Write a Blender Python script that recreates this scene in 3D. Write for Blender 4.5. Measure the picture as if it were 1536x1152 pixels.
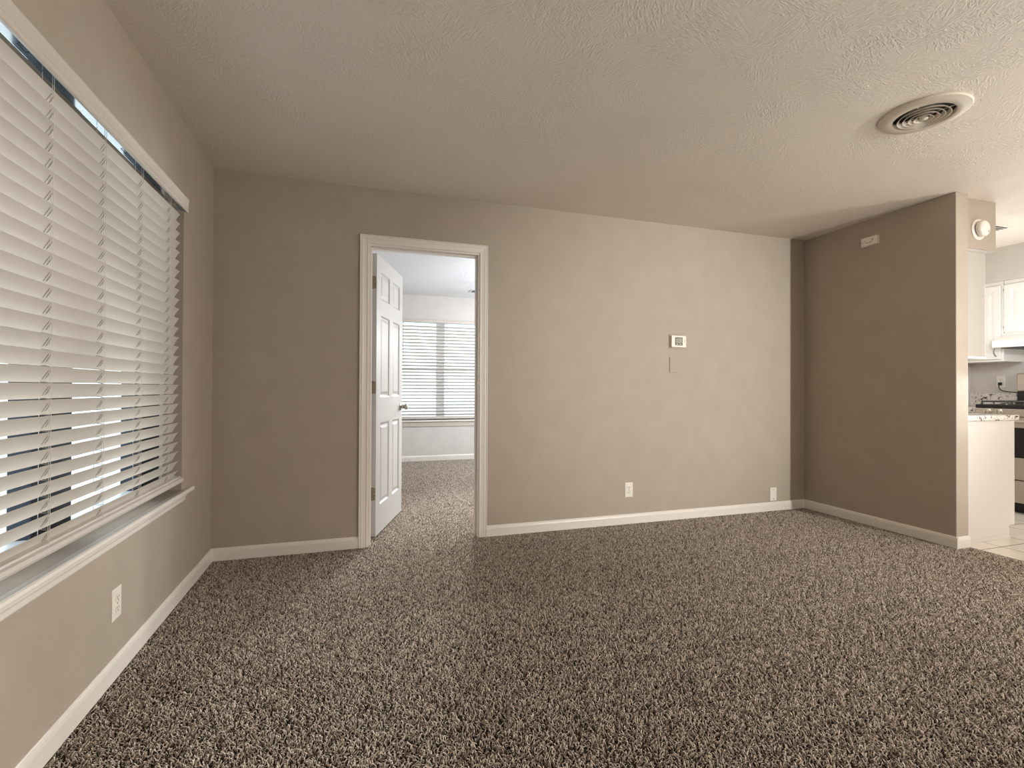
import bpy, bmesh, math, random
import numpy as np
from mathutils import Vector, Matrix

scene = bpy.context.scene
for o in list(bpy.data.objects):
    bpy.data.objects.remove(o)
COL = scene.collection
R = math.radians
random.seed(7)

# ------------------------------------------------------------------ camera
H = 2.44                    # ceiling height
XL, YB = -0.852, 3.47       # left wall plane, back wall plane
XR, YE = 3.908, 2.28        # dark stub wall plane, its free end
XK = 6.17                   # far kitchen wall
YR = -4.6                   # rear wall
YW = 7.30                   # bedroom window wall

cam_d = bpy.data.cameras.new('camera')
cam = bpy.data.objects.new('camera', cam_d)
COL.objects.link(cam)
F, YAW, PITCH, ROLL, CH = 736.6, 0.3072, 0.0066, 0.0042, 1.0818
cam_d.sensor_width = 36.0
cam_d.lens = F / 1536 * 36.0
cam_d.shift_y = 0.0006
fw = Vector((math.sin(YAW) * math.cos(PITCH), math.cos(YAW) * math.cos(PITCH), math.sin(PITCH)))
rt = Vector((math.cos(YAW), -math.sin(YAW), 0))
up = rt.cross(fw)
r2 = math.cos(ROLL) * rt + math.sin(ROLL) * up
u2 = -math.sin(ROLL) * rt + math.cos(ROLL) * up
cam.matrix_world = Matrix(((r2.x, u2.x, -fw.x, 0), (r2.y, u2.y, -fw.y, 0), (r2.z, u2.z, -fw.z, CH), (0, 0, 0, 1)))
cam_d.clip_start = 0.02
scene.camera = cam

# ------------------------------------------------------------------ view, world, lights
scene.view_settings.view_transform = 'Standard'
scene.view_settings.look = 'None'
scene.view_settings.exposure = 0.07
scene.view_settings.gamma = 1.0
scene.view_settings.use_curve_mapping = False
scene.cycles.use_denoising = True
scene.cycles.max_bounces = 10
scene.cycles.diffuse_bounces = 6
scene.cycles.glossy_bounces = 4
scene.cycles.transparent_max_bounces = 12
scene.cycles.sample_clamp_indirect = 8.0
scene.cycles.caustics_reflective = False
scene.cycles.caustics_refractive = False

world = bpy.data.worlds.new('world')
scene.world = world
world.use_nodes = True
bg = world.node_tree.nodes['Background']
bg.inputs['Color'].default_value = (0.86, 0.94, 1.0, 1)
bg.inputs['Strength'].default_value = 3.1

def lamp(name, kind, loc, energy, color=(1, 1, 1), target=None, **kw):
    d = bpy.data.lights.new(name, kind)
    d.energy = energy
    d.color = color
    for k, v in kw.items():
        setattr(d, k, v)
    o = bpy.data.objects.new(name, d)
    COL.objects.link(o)
    o.location = loc
    if target is not None:
        o.rotation_euler = (Vector(target) - Vector(loc)).to_track_quat('-Z', 'Y').to_euler()
    return o

WARM = (1.0, 0.99, 0.965)
lamp('dining_light', 'POINT', (4.53, -2.0, 1.75), 215, WARM, shadow_soft_size=0.06)
lamp('kitchen_light', 'POINT', (5.15, 2.66, 1.55), 14, (0.95, 0.98, 1.0), shadow_soft_size=0.1)
lamp('kitchen_spot', 'SPOT', (5.4, 2.222, 1.15), 250, WARM, target=(XL, 1.45, 0.32), spot_size=R(28), spot_blend=0.35, shadow_soft_size=0.02)
lamp('left_wall_fill', 'AREA', (6.05, 1.2, 1.18), 14, (1.0, 0.985, 0.95), target=(XL, 0.7, 1.3), shape='RECTANGLE', size=0.9, size_y=1.3, spread=R(60))  # added unseen fill lamp that brightens the left wall, no window here
lamp('ceiling_bounce', 'AREA', (1.6, -0.9, 1.5), 12, WARM, target=(2.4, 0.3, 2.44), shape='DISK', size=0.4)
lamp('wall_spot', 'SPOT', (4.78, -3.9, 1.75), 1320, WARM, target=(2.6, YB, 1.25), spot_size=R(33), spot_blend=1.0, shadow_soft_size=0.05)
lamp('ceiling_fill', 'AREA', (5.1, 0.9, 0.3), 17, (1.0, 0.995, 0.98), target=(5.1, 0.91, 2.44), shape='DISK', size=0.3, spread=R(150))  # added unseen lamp pointing up to brighten the ceiling near the kitchen
lamp('bedroom_fill', 'POINT', (2.55, 5.35, 1.72), 137, (0.91, 0.955, 1.0), shadow_soft_size=0.25)  # added unseen fill lamp, stands in for daylight in the bedroom
lamp('bedroom_carpet_spot', 'SPOT', (1.72, 6.9, 1.75), 1100, (0.96, 0.98, 1.0), target=(0.7, 3.3, 0.0), spot_size=R(42), spot_blend=0.9, shadow_soft_size=0.3)  # added indoor spot for the window light pooling on the doorway carpet

# ------------------------------------------------------------------ materials
def srgb(r, g, b):
    f = lambda c: (c / 255 / 12.92) if c / 255 <= 0.04045 else ((c / 255 + 0.055) / 1.055) ** 2.4
    return (f(r), f(g), f(b), 1.0)

class NT:
    def __init__(self, name):
        self.m = bpy.data.materials.new(name)
        self.m.use_nodes = True
        self.t = self.m.node_tree
        self.b = self.t.nodes['Principled BSDF']
    def n(self, typ, **kw):
        x = self.t.nodes.new(typ)
        for k, v in kw.items():
            if k in x.inputs:
                x.inputs[k].default_value = v
            else:
                setattr(x, k, v)
        return x
    def l(self, a, b):
        self.t.links.new(a, b)
    def math(self, op, a, b=None, clamp=False):
        x = self.t.nodes.new('ShaderNodeMath')
        x.operation = op
        x.use_clamp = clamp
        for i, v in enumerate((a, b)):
            if v is None:
                continue
            if isinstance(v, (int, float)):
                x.inputs[i].default_value = v
            else:
                self.l(v, x.inputs[i])
        return x.outputs[0]
    def ramp(self, fac, stops):
        x = self.t.nodes.new('ShaderNodeValToRGB')
        e = x.color_ramp.elements
        while len(e) < len(stops):
            e.new(0.5)
        for k, (p, c) in zip(e, stops):
            k.position = p
            k.color = c
        self.l(fac, x.inputs[0])
        return x.outputs[0]

def simple(name, col, rough=0.5, metal=0.0, bump=0.0, bscale=200.0, var=0.0, emit=0.0, spec=0.5):
    t = NT(name)
    t.b.inputs['Roughness'].default_value = rough
    t.b.inputs['Metallic'].default_value = metal
    t.b.inputs['Specular IOR Level'].default_value = spec
    co = t.n('ShaderNodeTexCoord')
    nz = t.n('ShaderNodeTexNoise', Scale=bscale, Detail=3.0)
    t.l(co.outputs['Object'], nz.inputs['Vector'])
    v = max(var, 0.015)
    c0 = tuple(max(0, c * (1 - v)) for c in col[:3]) + (1,)
    c1 = tuple(min(1, c * (1 + v)) for c in col[:3]) + (1,)
    t.l(t.ramp(nz.outputs['Fac'], [(0.3, c0), (0.7, c1)]), t.b.inputs['Base Color'])
    if bump > 0:
        bp = t.n('ShaderNodeBump', Strength=bump, Distance=0.001)
        t.l(nz.outputs['Fac'], bp.inputs['Height'])
        t.l(bp.outputs['Normal'], t.b.inputs['Normal'])
    if emit > 0:
        t.b.inputs['Emission Color'].default_value = col
        t.b.inputs['Emission Strength'].default_value = emit
    return t.m

def wall_material(name, col):
    t = NT(name)
    t.b.inputs['Roughness'].default_value = 0.62
    t.b.inputs['Specular IOR Level'].default_value = 0.3
    co = t.n('ShaderNodeTexCoord')
    n1 = t.n('ShaderNodeTexNoise', Scale=95.0, Detail=3.0, Roughness=0.6)
    n2 = t.n('ShaderNodeTexNoise', Scale=6.0, Detail=3.0)
    for n in (n1, n2):
        t.l(co.outputs['Object'], n.inputs['Vector'])
    t.l(t.ramp(n2.outputs['Fac'], [(0.3, tuple(c * 0.97 for c in col[:3]) + (1,)), (0.7, tuple(c * 1.03 for c in col[:3]) + (1,))]), t.b.inputs['Base Color'])
    bp = t.n('ShaderNodeBump', Strength=0.32, Distance=0.0016)
    t.l(n1.outputs['Fac'], bp.inputs['Height'])
    t.l(bp.outputs['Normal'], t.b.inputs['Normal'])
    return t.m

def ceiling_material(name, col):
    # brushed stipple: short ridges whose direction changes from stroke to stroke
    t = NT(name)
    t.b.inputs['Roughness'].default_value = 0.75
    t.b.inputs['Specular IOR Level'].default_value = 0.2
    t.b.inputs['Base Color'].default_value = col
    co = t.n('ShaderNodeTexCoord')
    ws = t.n('ShaderNodeTexNoise', Scale=5.0, Detail=2.0)
    t.l(co.outputs['Object'], ws.inputs['Vector'])
    add = t.n('ShaderNodeMixRGB', blend_type='ADD', Fac=0.12)
    t.l(co.outputs['Object'], add.inputs[1])
    t.l(ws.outputs['Color'], add.inputs[2])
    h = None
    for sc, off in ((4.2, 0.0), (5.6, 3.7)):
        mp = t.n('ShaderNodeMapping')
        mp.inputs['Location'].default_value = (off, off * 0.6, 0)
        t.l(add.outputs[0], mp.inputs['Vector'])
        vo = t.n('ShaderNodeTexVoronoi', Scale=sc)
        t.l(mp.outputs[0], vo.inputs['Vector'])
        sep = t.n('ShaderNodeSeparateColor')
        t.l(vo.outputs['Color'], sep.inputs[0])
        ang = t.math('MULTIPLY', sep.outputs[0], 3.1416)
        rotn = t.n('ShaderNodeVectorRotate', rotation_type='Z_AXIS')
        t.l(co.outputs['Object'], rotn.inputs['Vector'])
        t.l(ang, rotn.inputs['Angle'])
        st = t.n('ShaderNodeMapping')
        st.inputs['Scale'].default_value = (135, 34, 1)
        t.l(rotn.outputs[0], st.inputs['Vector'])
        nz = t.n('ShaderNodeTexNoise', Scale=1.0, Detail=1.5)
        t.l(st.outputs[0], nz.inputs['Vector'])
        rid = t.ramp(nz.outputs['Fac'], [(0.50, (0, 0, 0, 1)), (0.60, (1, 1, 1, 1))])
        fall = t.ramp(vo.outputs['Distance'], [(0.15, (1, 1, 1, 1)), (0.75, (0.15, 0.15, 0.15, 1))])
        mk = t.math('MULTIPLY', rid, fall)
        h = mk if h is None else t.math('MAXIMUM', h, mk)
    n3 = t.n('ShaderNodeTexNoise', Scale=140.0, Detail=2.0)
    t.l(co.outputs['Object'], n3.inputs['Vector'])
    n4 = t.n('ShaderNodeTexNoise', Scale=1.6, Detail=2.0)
    t.l(co.outputs['Object'], n4.inputs['Vector'])
    msk = t.ramp(n4.outputs['Fac'], [(0.36, (0.2, 0.2, 0.2, 1)), (0.62, (1, 1, 1, 1))])
    h = t.math('MULTIPLY', h, msk)
    h = t.math('ADD', h, t.math('MULTIPLY', n3.outputs['Fac'], 0.35))
    bp = t.n('ShaderNodeBump', Strength=0.85, Distance=0.0034)
    t.l(h, bp.inputs['Height'])
    t.l(bp.outputs['Normal'], t.b.inputs['Normal'])
    return t.m

TAN = srgb(172, 160, 146)
M_wall = wall_material('tan_wall_paint', TAN)
M_kwall = wall_material('kitchen_wall_paint', srgb(205, 199, 192))
M_bwall = wall_material('bedroom_wall_paint', srgb(210, 206, 202))
M_ceil = ceiling_material('stippled_ceiling_paint', srgb(232, 223, 212))
M_kceil = ceiling_material('white_ceiling_paint', srgb(232, 234, 237))
M_trim = simple('white_trim_paint', srgb(228, 222, 214), 0.35, bump=0.05, bscale=60)
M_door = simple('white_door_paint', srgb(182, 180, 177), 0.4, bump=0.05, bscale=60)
M_cab = simple('white_cabinet_paint', srgb(240, 238, 234), 0.35, bump=0.04, bscale=50)
M_upanel = simple('darkened_cabinet_side', srgb(178, 172, 165), 0.45, bump=0.04, bscale=50)  # darker copy of the cabinet side, offsets excess light on the upper panel
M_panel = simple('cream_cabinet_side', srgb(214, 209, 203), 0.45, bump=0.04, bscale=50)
M_sill = simple('dull_sill_tone', srgb(196, 188, 178), 0.5, var=0.05, bscale=9)  # duller tone for the sill top and the bedroom apron
M_slat = simple('white_blind_slat', srgb(200, 194, 186), 0.45, bump=0.03, bscale=40)
M_val = simple('white_valance', srgb(206, 198, 188), 0.45, bump=0.1, bscale=70, var=0.03)
M_rail_metal = simple('glossy_headrail', srgb(205, 212, 218), 0.12, metal=0.9)
M_cord = simple('white_cord', srgb(214, 208, 200), 0.8)
M_dash = simple('grey_shadow_dash', srgb(158, 151, 143), 0.8)
M_plate = simple('white_plastic_plate', srgb(232, 226, 216), 0.35)
M_slot = simple('dark_slot', srgb(52, 44, 36), 0.6)
M_black = simple('black_plastic', srgb(24, 22, 20), 0.4)
M_iron = simple('black_grate_iron', srgb(66, 64, 62), 0.3, bump=0.1)
M_bronze = simple('brushed_bronze_hinge', srgb(140, 126, 108), 0.42, metal=0.75)
M_nickel = simple('brushed_nickel', srgb(176, 170, 162), 0.26, metal=0.95)
M_steel = simple('stainless_steel', srgb(205, 196, 184), 0.34, metal=0.85, var=0.03, bscale=30)
M_oven = simple('dark_oven_glass', srgb(30, 27, 25), 0.1)
M_dark = simple('dark_slate_upright', srgb(38, 46, 58), 0.6)
M_vinyl = simple('white_vinyl_frame', srgb(216, 218, 220), 0.4)
M_lcd = simple('grey_lcd', srgb(150, 150, 136), 0.3)
M_lcdframe = simple('charcoal_lcd_frame', srgb(70, 64, 56), 0.4)
M_vent = simple('cream_vent_metal', srgb(205, 194, 178), 0.4, metal=0.0)
M_throat = simple('dark_duct', srgb(26, 22, 19), 0.9)
M_lens = simple('lit_light_lens', (1.0, 0.97, 0.92, 1), 0.5, emit=2.5)
M_ground = simple('pale_concrete_yard', srgb(200, 198, 194), 0.9, var=0.15, bscale=3)

def glass_material():
    t = NT('window_glass')
    t.t.nodes.remove(t.b)
    out = t.t.nodes['Material Output']
    tr = t.n('ShaderNodeBsdfTransparent')
    tr.inputs['Color'].default_value = (0.94, 0.97, 0.98, 1)
    gl = t.n('ShaderNodeBsdfGlossy', Roughness=0.02)
    lw = t.n('ShaderNodeLayerWeight', Blend=0.5)
    fac = t.math('ADD', t.math('MULTIPLY', t.math('POWER', lw.outputs['Facing'], 5.0), 0.5), 0.03)
    mx = t.n('ShaderNodeMixShader')
    t.l(fac, mx.inputs[0])
    t.l(tr.outputs[0], mx.inputs[1])
    t.l(gl.outputs[0], mx.inputs[2])
    t.l(mx.outputs[0], out.inputs['Surface'])
    return t.m
M_glass = glass_material()

def granite_material():
    t = NT('speckled_granite')
    t.b.inputs['Roughness'].default_value = 0.2
    co = t.n('ShaderNodeTexCoord')
    ns = t.n('ShaderNodeTexNoise', Scale=22.0, Detail=5.0, Roughness=0.65, Distortion=1.4)
    t.l(co.outputs['Object'], ns.inputs['Vector'])
    base = t.ramp(ns.outputs['Fac'], [(0.34, srgb(34, 30, 28)), (0.40, srgb(96, 88, 80)), (0.44, srgb(206, 200, 193)), (0.58, srgb(220, 214, 207)), (0.66, srgb(150, 141, 131))])
    t.l(base, t.b.inputs['Base Color'])
    return t.m
M_granite = granite_material()

def tile_material():
    t = NT('cream_floor_tile')
    t.b.inputs['Roughness'].default_value = 0.22
    co = t.n('ShaderNodeTexCoord')
    mp = t.n('ShaderNodeMapping')
    S = 0.337
    mp.inputs['Location'].default_value = (-4.25 / S, -2.211 / S, 0)
    mp.inputs['Scale'].default_value = (1 / S, 1 / S, 1)
    t.l(co.outputs['Object'], mp.inputs['Vector'])
    sep = t.n('ShaderNodeSeparateXYZ')
    t.l(mp.outputs[0], sep.inputs[0])
    ds = []
    for i in (0, 1):
        f = t.math('FRACT', t.math('ADD', sep.outputs[i], 100.0))
        ds.append(t.math('MINIMUM', f, t.math('SUBTRACT', 1.0, f)))
    d = t.math('MINIMUM', ds[0], ds[1])
    g = t.ramp(d, [(0.008, (0, 0, 0, 1)), (0.014, (1, 1, 1, 1))])
    nz = t.n('ShaderNodeTexNoise', Scale=7.0, Detail=4.0)
    t.l(co.outputs['Object'], nz.inputs['Vector'])
    tc = t.ramp(nz.outputs['Fac'], [(0.3, srgb(222, 214, 202)), (0.7, srgb(234, 228, 218))])
    mx = t.n('ShaderNodeMixRGB')
    mx.inputs[1].default_value = srgb(128, 116, 104)
    t.l(g, mx.inputs[0])
    t.l(tc, mx.inputs[2])
    t.l(mx.outputs[0], t.b.inputs['Base Color'])
    bp = t.n('ShaderNodeBump', Strength=0.6, Distance=0.003)
    t.l(g, bp.inputs['Height'])
    t.l(bp.outputs['Normal'], t.b.inputs['Normal'])
    return t.m
M_tile = tile_material()

C_DARK, C_MID, C_LIGHT = srgb(66, 54, 45), srgb(162, 147, 133), srgb(234, 222, 209)
def yarn_material():
    t = NT('heather_carpet_yarn')
    t.b.inputs['Roughness'].default_value = 0.95
    t.b.inputs['Specular IOR Level'].default_value = 0.05
    at = t.n('ShaderNodeAttribute', attribute_name='shade')
    t.l(t.ramp(at.outputs['Fac'], [(0.0, C_DARK), (0.5, C_MID), (1.0, C_LIGHT)]), t.b.inputs['Base Color'])
    return t.m
M_yarn = yarn_material()

def backing_material():
    t = NT('carpet_backing')
    t.b.inputs['Roughness'].default_value = 1.0
    co = t.n('ShaderNodeTexCoord')
    vo = t.n('ShaderNodeTexVoronoi', Scale=170.0)
    t.l(co.outputs['Object'], vo.inputs['Vector'])
    sep = t.n('ShaderNodeSeparateColor')
    t.l(vo.outputs['Color'], sep.inputs[0])
    t.l(t.ramp(sep.outputs[0], [(0.0, srgb(22, 17, 14)), (1.0, srgb(40, 33, 28))]), t.b.inputs['Base Color'])
    return t.m
M_back = backing_material()

# ------------------------------------------------------------------ mesh helpers
class MB:
    def __init__(self):
        self.bm = bmesh.new()
    def box(self, x0, x1, y0, y1, z0, z1, bev=0.0, seg=2):
        vs = [self.bm.verts.new(p) for p in ((x0, y0, z0), (x1, y0, z0), (x1, y1, z0), (x0, y1, z0), (x0, y0, z1), (x1, y0, z1), (x1, y1, z1), (x0, y1, z1))]
        fs = [self.bm.faces.new([vs[i] for i in q]) for q in ((0, 3, 2, 1), (4, 5, 6, 7), (0, 1, 5, 4), (1, 2, 6, 5), (2, 3, 7, 6), (3, 0, 4, 7))]
        if bev > 0:
            es = list({e for f in fs for e in f.edges})
            bmesh.ops.bevel(self.bm, geom=es, offset=bev, segments=seg, profile=0.5, affect='EDGES')
        return self
    def quad(self, pts):
        self.bm.faces.new([self.bm.verts.new(p) for p in pts])
        return self
    def sweep(self, prof, a, b, caps=True):
        """prof: list of 3-D offsets; extruded from a to b."""
        a, b = Vector(a), Vector(b)
        A = [self.bm.verts.new(a + Vector(p)) for p in prof]
        B = [self.bm.verts.new(b + Vector(p)) for p in prof]
        n = len(prof)
        for i in range(n):
            j = (i + 1) % n
            self.bm.faces.new((A[i], A[j], B[j], B[i]))
        if caps:
            self.bm.faces.new(A[::-1])
            self.bm.faces.new(B)
        return self
    def loft(self, loops, close=True, caps=True):
        L = [[self.bm.verts.new(p) for p in lp] for lp in loops]
        n = len(L[0])
        for u, v in zip(L[:-1], L[1:]):
            for i in range(n if close else n - 1):
                j = (i + 1) % n
                self.bm.faces.new((u[i], u[j], v[j], v[i]))
        if caps:
            self.bm.faces.new(L[0][::-1])
            self.bm.faces.new(L[-1])
        return self
    def lathe(self, prof, origin, axis=(0, 0, 1), seg=32, caps=True):
        """prof: (radius, height) pairs along axis."""
        q = Vector(axis).to_track_quat('Z', 'Y')
        o = Vector(origin)
        loops = []
        for r, h in prof:
            r = max(r, 0.0002)
            loops.append([o + q @ Vector((r * math.cos(2 * math.pi * i / seg), r * math.sin(2 * math.pi * i / seg), h)) for i in range(seg)])
        return self.loft(loops, True, caps)
    def tube(self, pts, rad, seg=8):
        pts = [Vector(p) for p in pts]
        loops = []
        for i, p in enumerate(pts):
            d = (pts[min(i + 1, len(pts) - 1)] - pts[max(i - 1, 0)]).normalized()
            q = d.to_track_quat('Z', 'Y')
            r = rad[i] if isinstance(rad, (list, tuple)) else rad
            loops.append([p + q @ Vector((r * math.cos(2 * math.pi * k / seg), r * math.sin(2 * math.pi * k / seg), 0)) for k in range(seg)])
        return self.loft(loops)
    def build(self, name, mat, parent=None, smooth=False):
        bmesh.ops.recalc_face_normals(self.bm, faces=self.bm.faces[:])
        me = bpy.data.meshes.new(name)
        self.bm.to_mesh(me)
        self.bm.free()
        me.materials.append(mat)
        if smooth:
            for p in me.polygons:
                p.use_smooth = True
            try:
                me.set_sharp_from_angle(angle=R(38))
            except Exception:
                pass
        o = bpy.data.objects.new(name, me)
        COL.objects.link(o)
        if parent is not None:
            o.parent = parent
            o.matrix_parent_inverse = parent_world(parent).inverted()
        return o

def parent_world(p):
    m = p.matrix_basis.copy()
    if p.parent is not None:
        m = parent_world(p.parent) @ p.matrix_parent_inverse @ m
    return m

def thing(name, label, cat, loc=(0, 0, 0), rot=(0, 0, 0), group=None):
    o = bpy.data.objects.new(name, None)
    o.empty_display_size = 0.05
    COL.objects.link(o)
    o.location = loc
    o.rotation_euler = rot
    o['label'] = label
    o['category'] = cat
    if group:
        o['group'] = group
    return o

def tag(o, label, cat, group=None):
    o['label'] = label
    o['category'] = cat
    if group:
        o['group'] = group
    return o

STRUCT_LABELS = {}
def struct(o, label=None, cat=None):
    o['kind'] = 'structure'
    if label:
        o['label'] = label
    if cat:
        o['category'] = cat
    return o

def struct_empty(name, label, cat, loc):
    o = bpy.data.objects.new(name, None)
    o.empty_display_size = 0.05
    COL.objects.link(o)
    o.location = loc
    return struct(o, label, cat)

def clone(o, parent, dloc):
    c = o.copy()
    COL.objects.link(c)
    c.parent = parent
    c.location = Vector(o.location) + Vector(dloc)
    return c

# ------------------------------------------------------------------ setting: floors, walls, ceilings
WT = 0.115
WX0, WX1, WZ0, WZ1 = 0.2, 2.92, 0.55, 2.035        # living-room window opening (y0, y1, z0, z1)
DX0, DX1, DZ = 0.075, 0.858, 2.06                   # doorway in the back wall
BX0, BX1, BZ0, BZ1 = 0.22, 2.10, 0.60, 2.075        # bedroom window opening

m = MB()
m.box(XL - 0.3, 4.03, YR - 0.2, YB + 0.02, -0.06, -0.011)
m.box(XL - 0.3, 4.03, YB + 0.02, YW + 0.12, -0.06, -0.011)
struct(m.build('floor', M_back), 'brown heathered carpet floor running through living room and bedroom', 'floor')
m = MB().box(4.03, XK + 0.12, YR - 0.2, YB + 0.02, -0.06, 0.0)
struct(m.build('floor_kitchen', M_tile), 'cream square tile floor of the kitchen', 'floor')

m = MB().box(XL - 0.15, XK + 0.12, YR - 0.12, YB + 0.01, H, H + 0.12)
struct(m.build('ceiling', M_ceil), 'tan brush-textured living room ceiling', 'ceiling')
m = MB().box(XL - 0.15, 3.4, YB + WT - 0.005, YW + 0.12, H, H + 0.12)
struct(m.build('ceiling_bedroom', M_kceil), 'bright white bedroom ceiling seen through the doorway', 'ceiling')

LT = 0.16
m = MB()
m.box(XL - LT, XL, YR, WX0, -0.06, H)
m.box(XL - LT, XL, WX1, YB + WT, -0.06, H)
m.box(XL - LT, XL, WX0, WX1, -0.06, WZ0)
m.box(XL - LT, XL, WX0, WX1, WZ1, H)
struct(m.build('wall_left', M_wall), 'tan wall holding the big blind-covered window', 'wall')

m = MB()
m.box(XL - LT, DX0 - 0.0, YB, YB + WT, -0.06, H)
m.box(DX1, XR + 0.12, YB, YB + WT, -0.06, H)
m.box(DX0, DX1, YB, YB + WT, DZ, H)
struct(m.build('wall_back', M_wall), 'long tan wall with the bedroom doorway and thermostat', 'wall')
m = MB().box(XR + 0.12, XK + 0.1, YB, YB + WT, -0.06, H)
struct(m.build('wall_kitchen_back', M_kwall), 'kitchen wall behind the peninsula cabinets', 'wall')

m = MB()
m.box(XR, XR + 0.122, YE, YB, -0.06, H, 0.004)
struct(m.build('wall_right', M_wall), 'dark shaded tan stub wall between living room and kitchen', 'wall')
m = MB().box(XK, XK + 0.12, YR, YB + WT, -0.06, H)
struct(m.build('wall_kitchen_right', M_kwall), 'pale kitchen wall behind the range', 'wall')
m = MB()
m.box(XL - LT, XK + 0.12, YR - 0.12, YR, -0.06, H)
struct(m.build('wall_rear', M_wall), 'plain rear wall behind the viewpoint', 'wall')

m = MB()
m.box(XL - LT, BX0, YW, YW + 0.12, -0.06, H)
m.box(BX1, 3.4, YW, YW + 0.12, -0.06, H)
m.box(BX0, BX1, YW, YW + 0.12, -0.06, BZ0)
m.box(BX0, BX1, YW, YW + 0.12, BZ1, H)
struct(m.build('wall_bedroom_back', M_bwall), 'pale bedroom wall holding the window', 'wall')
m = MB().box(XL - LT, XL, YB + WT, YW, -0.06, H)
struct(m.build('wall_bedroom_left', M_bwall), 'bedroom side wall hidden behind the open door', 'wall')
m = MB().box(3.3, 3.4, YB + WT, YW, -0.06, H)
struct(m.build('wall_bedroom_right', M_bwall), 'bedroom side wall beyond the doorway', 'wall')

# soffit over the peninsula cabinets, and over the range wall
YP = 2.33
m = MB().box(XR + 0.122, 4.42, YP, YB, 2.085, H, 0.003)
struct(m.build('wall_soffit', M_wall), 'tan soffit box above the peninsula wall cabinet', 'soffit')
m = MB().box(5.85, XK, 0.6, YB, 2.12, H, 0.003)
struct(m.build('wall_soffit_range', M_kwall), 'pale soffit above the range wall cabinets', 'soffit')

# baseboards: profile swept along the wall foot
BH = 0.078
def base_prof(nx, ny):
    pts = [(0, 0), (0.0125, 0), (0.0125, BH - 0.022), (0.010, BH - 0.010), (0.006, BH - 0.003), (0.003, BH), (0, BH)]
    return [(nx * d, ny * d, z) for d, z in pts]
def baseboard(name, a, b, n, label):
    o = MB().sweep(base_prof(*n), a, b).build(name, M_trim)
    return struct(o, label, 'baseboard')
baseboard('baseboard_left', (XL, YR, 0), (XL, YB, 0), (1, 0), 'white baseboard below the big window')
baseboard('baseboard_back_left', (XL, YB, 0), (0.018, YB, 0), (0, -1), 'short white baseboard between corner and door casing')
baseboard('baseboard_back_right', (0.911, YB, 0), (XR, YB, 0), (0, -1), 'long white baseboard beneath the thermostat wall')
baseboard('baseboard_right', (XR, YE - 0.012, 0), (XR, YB, 0), (-1, 0), 'white baseboard along the dark stub wall')
baseboard('baseboard_stub_end', (XR - 0.012, YE, 0), (XR + 0.122, YE, 0), (0, -1), 'white baseboard wrapping the stub wall end')
baseboard('baseboard_bedroom', (XL, YW, 0), (3.3, YW, 0), (0, -1), 'white baseboard under the bedroom window')

# ------------------------------------------------------------------ door casing, jamb, door
CY = YB            # casing sits on the living side
def casing_prof(w):
    # (across from the opening outward, thickness)
    return [(0, 0), (0, 0.008), (0.004, 0.0105), (0.010, 0.0105), (0.013, 0.008), (0.030, 0.011), (0.040, 0.0145), (0.046, 0.0145), (0.049, 0.012), (w - 0.006, 0.017), (w - 0.002, 0.016), (w, 0.012), (w, 0)]
def casing(name, x0, x1, zt, w, y, ny, mat, label):
    mb = MB()
    P = casing_prof(w)
    def L(x, z, sx, sz):
        return [Vector((x + sx * a, y + ny * t, z + sz * a)) for a, t in P]
    mb.loft([L(x0, 0.0, -1, 0), L(x0, zt, -1, 1), L(x1, zt, 1, 1), L(x1, 0.0, 1, 0)])
    return struct(mb.build(name, mat), label, 'door casing')
casing('trim_1', 0.078, 0.851, 2.057, 0.060, CY, -1, M_trim, 'white moulded casing around the bedroom doorway')
casing('trim_2', 0.078, 0.851, 2.057, 0.060, YB + WT, 1, M_trim, 'casing on the bedroom side of the doorway')
m = MB()
m.box(DX0, 0.090, YB, YB + WT, 0, DZ)
m.box(0.843, DX1, YB, YB + WT, 0, DZ)
m.box(0.090, 0.843, YB, YB + WT, 2.046, DZ)
m.box(0.832, 0.843, YB + 0.035, YB + 0.072, 0, 2.046, 0.002)
m.box(0.090, 0.101, YB + 0.035, YB + 0.072, 0, 2.046, 0.002)
m.box(0.101, 0.832, YB + 0.035, YB + 0.072, 2.035, 2.046, 0.002)
struct(m.build('trim_3', M_trim), 'white door jamb with stop lining the doorway', 'door jamb')
m = MB().box(0.8405, 0.8435, YB + 0.078, YB + 0.108, 0.90, 0.96, 0.001)
struct(m.build('trim_4', M_bronze), 'small metal strike plate on the door jamb', 'strike plate')

# the open six-panel door: local x along the leaf from the hinge, local y = thickness, face at y = 0
ANG = R(90 - 18.8)
door = struct_empty('door_1', 'white six-panel door standing open into the bedroom', 'door', (0.1365, 3.632, 0))
door.rotation_euler = (0, 0, ANG)
LW, LTK, LZ0, LZ1 = 0.752, 0.035, 0.018, 2.040
def panel_side(mb, y, sy, rects, u0, u1, v0, v1):
    us = sorted({u0, u1} | {r[0] for r in rects} | {r[1] for r in rects})
    vs = sorted({v0, v1} | {r[2] for r in rects} | {r[3] for r in rects})
    for i in range(len(us) - 1):
        for j in range(len(vs) - 1):
            a, b, c, d = us[i], us[i + 1], vs[j], vs[j + 1]
            if any(abs(a - r[0]) < 1e-6 and abs(b - r[1]) < 1e-6 and abs(c - r[2]) < 1e-6 and abs(d - r[3]) < 1e-6 for r in rects):
                rings = [(0, 0), (0.004, 0.0025), (0.012, 0.009), (0.022, 0.009), (0.040, 0.003)]
                loops = []
                for ins, dep in rings:
                    yy = y + sy * dep
                    loops.append([(a + ins, yy, c + ins), (b - ins, yy, c + ins), (b - ins, yy, d - ins), (a + ins, yy, d - ins)])
                mb.loft(loops, True, False)
                mb.quad(loops[-1])
            else:
                mb.quad([(a, y, c), (b, y, c), (b, y, d), (a, y, d)])
rects = []
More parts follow.
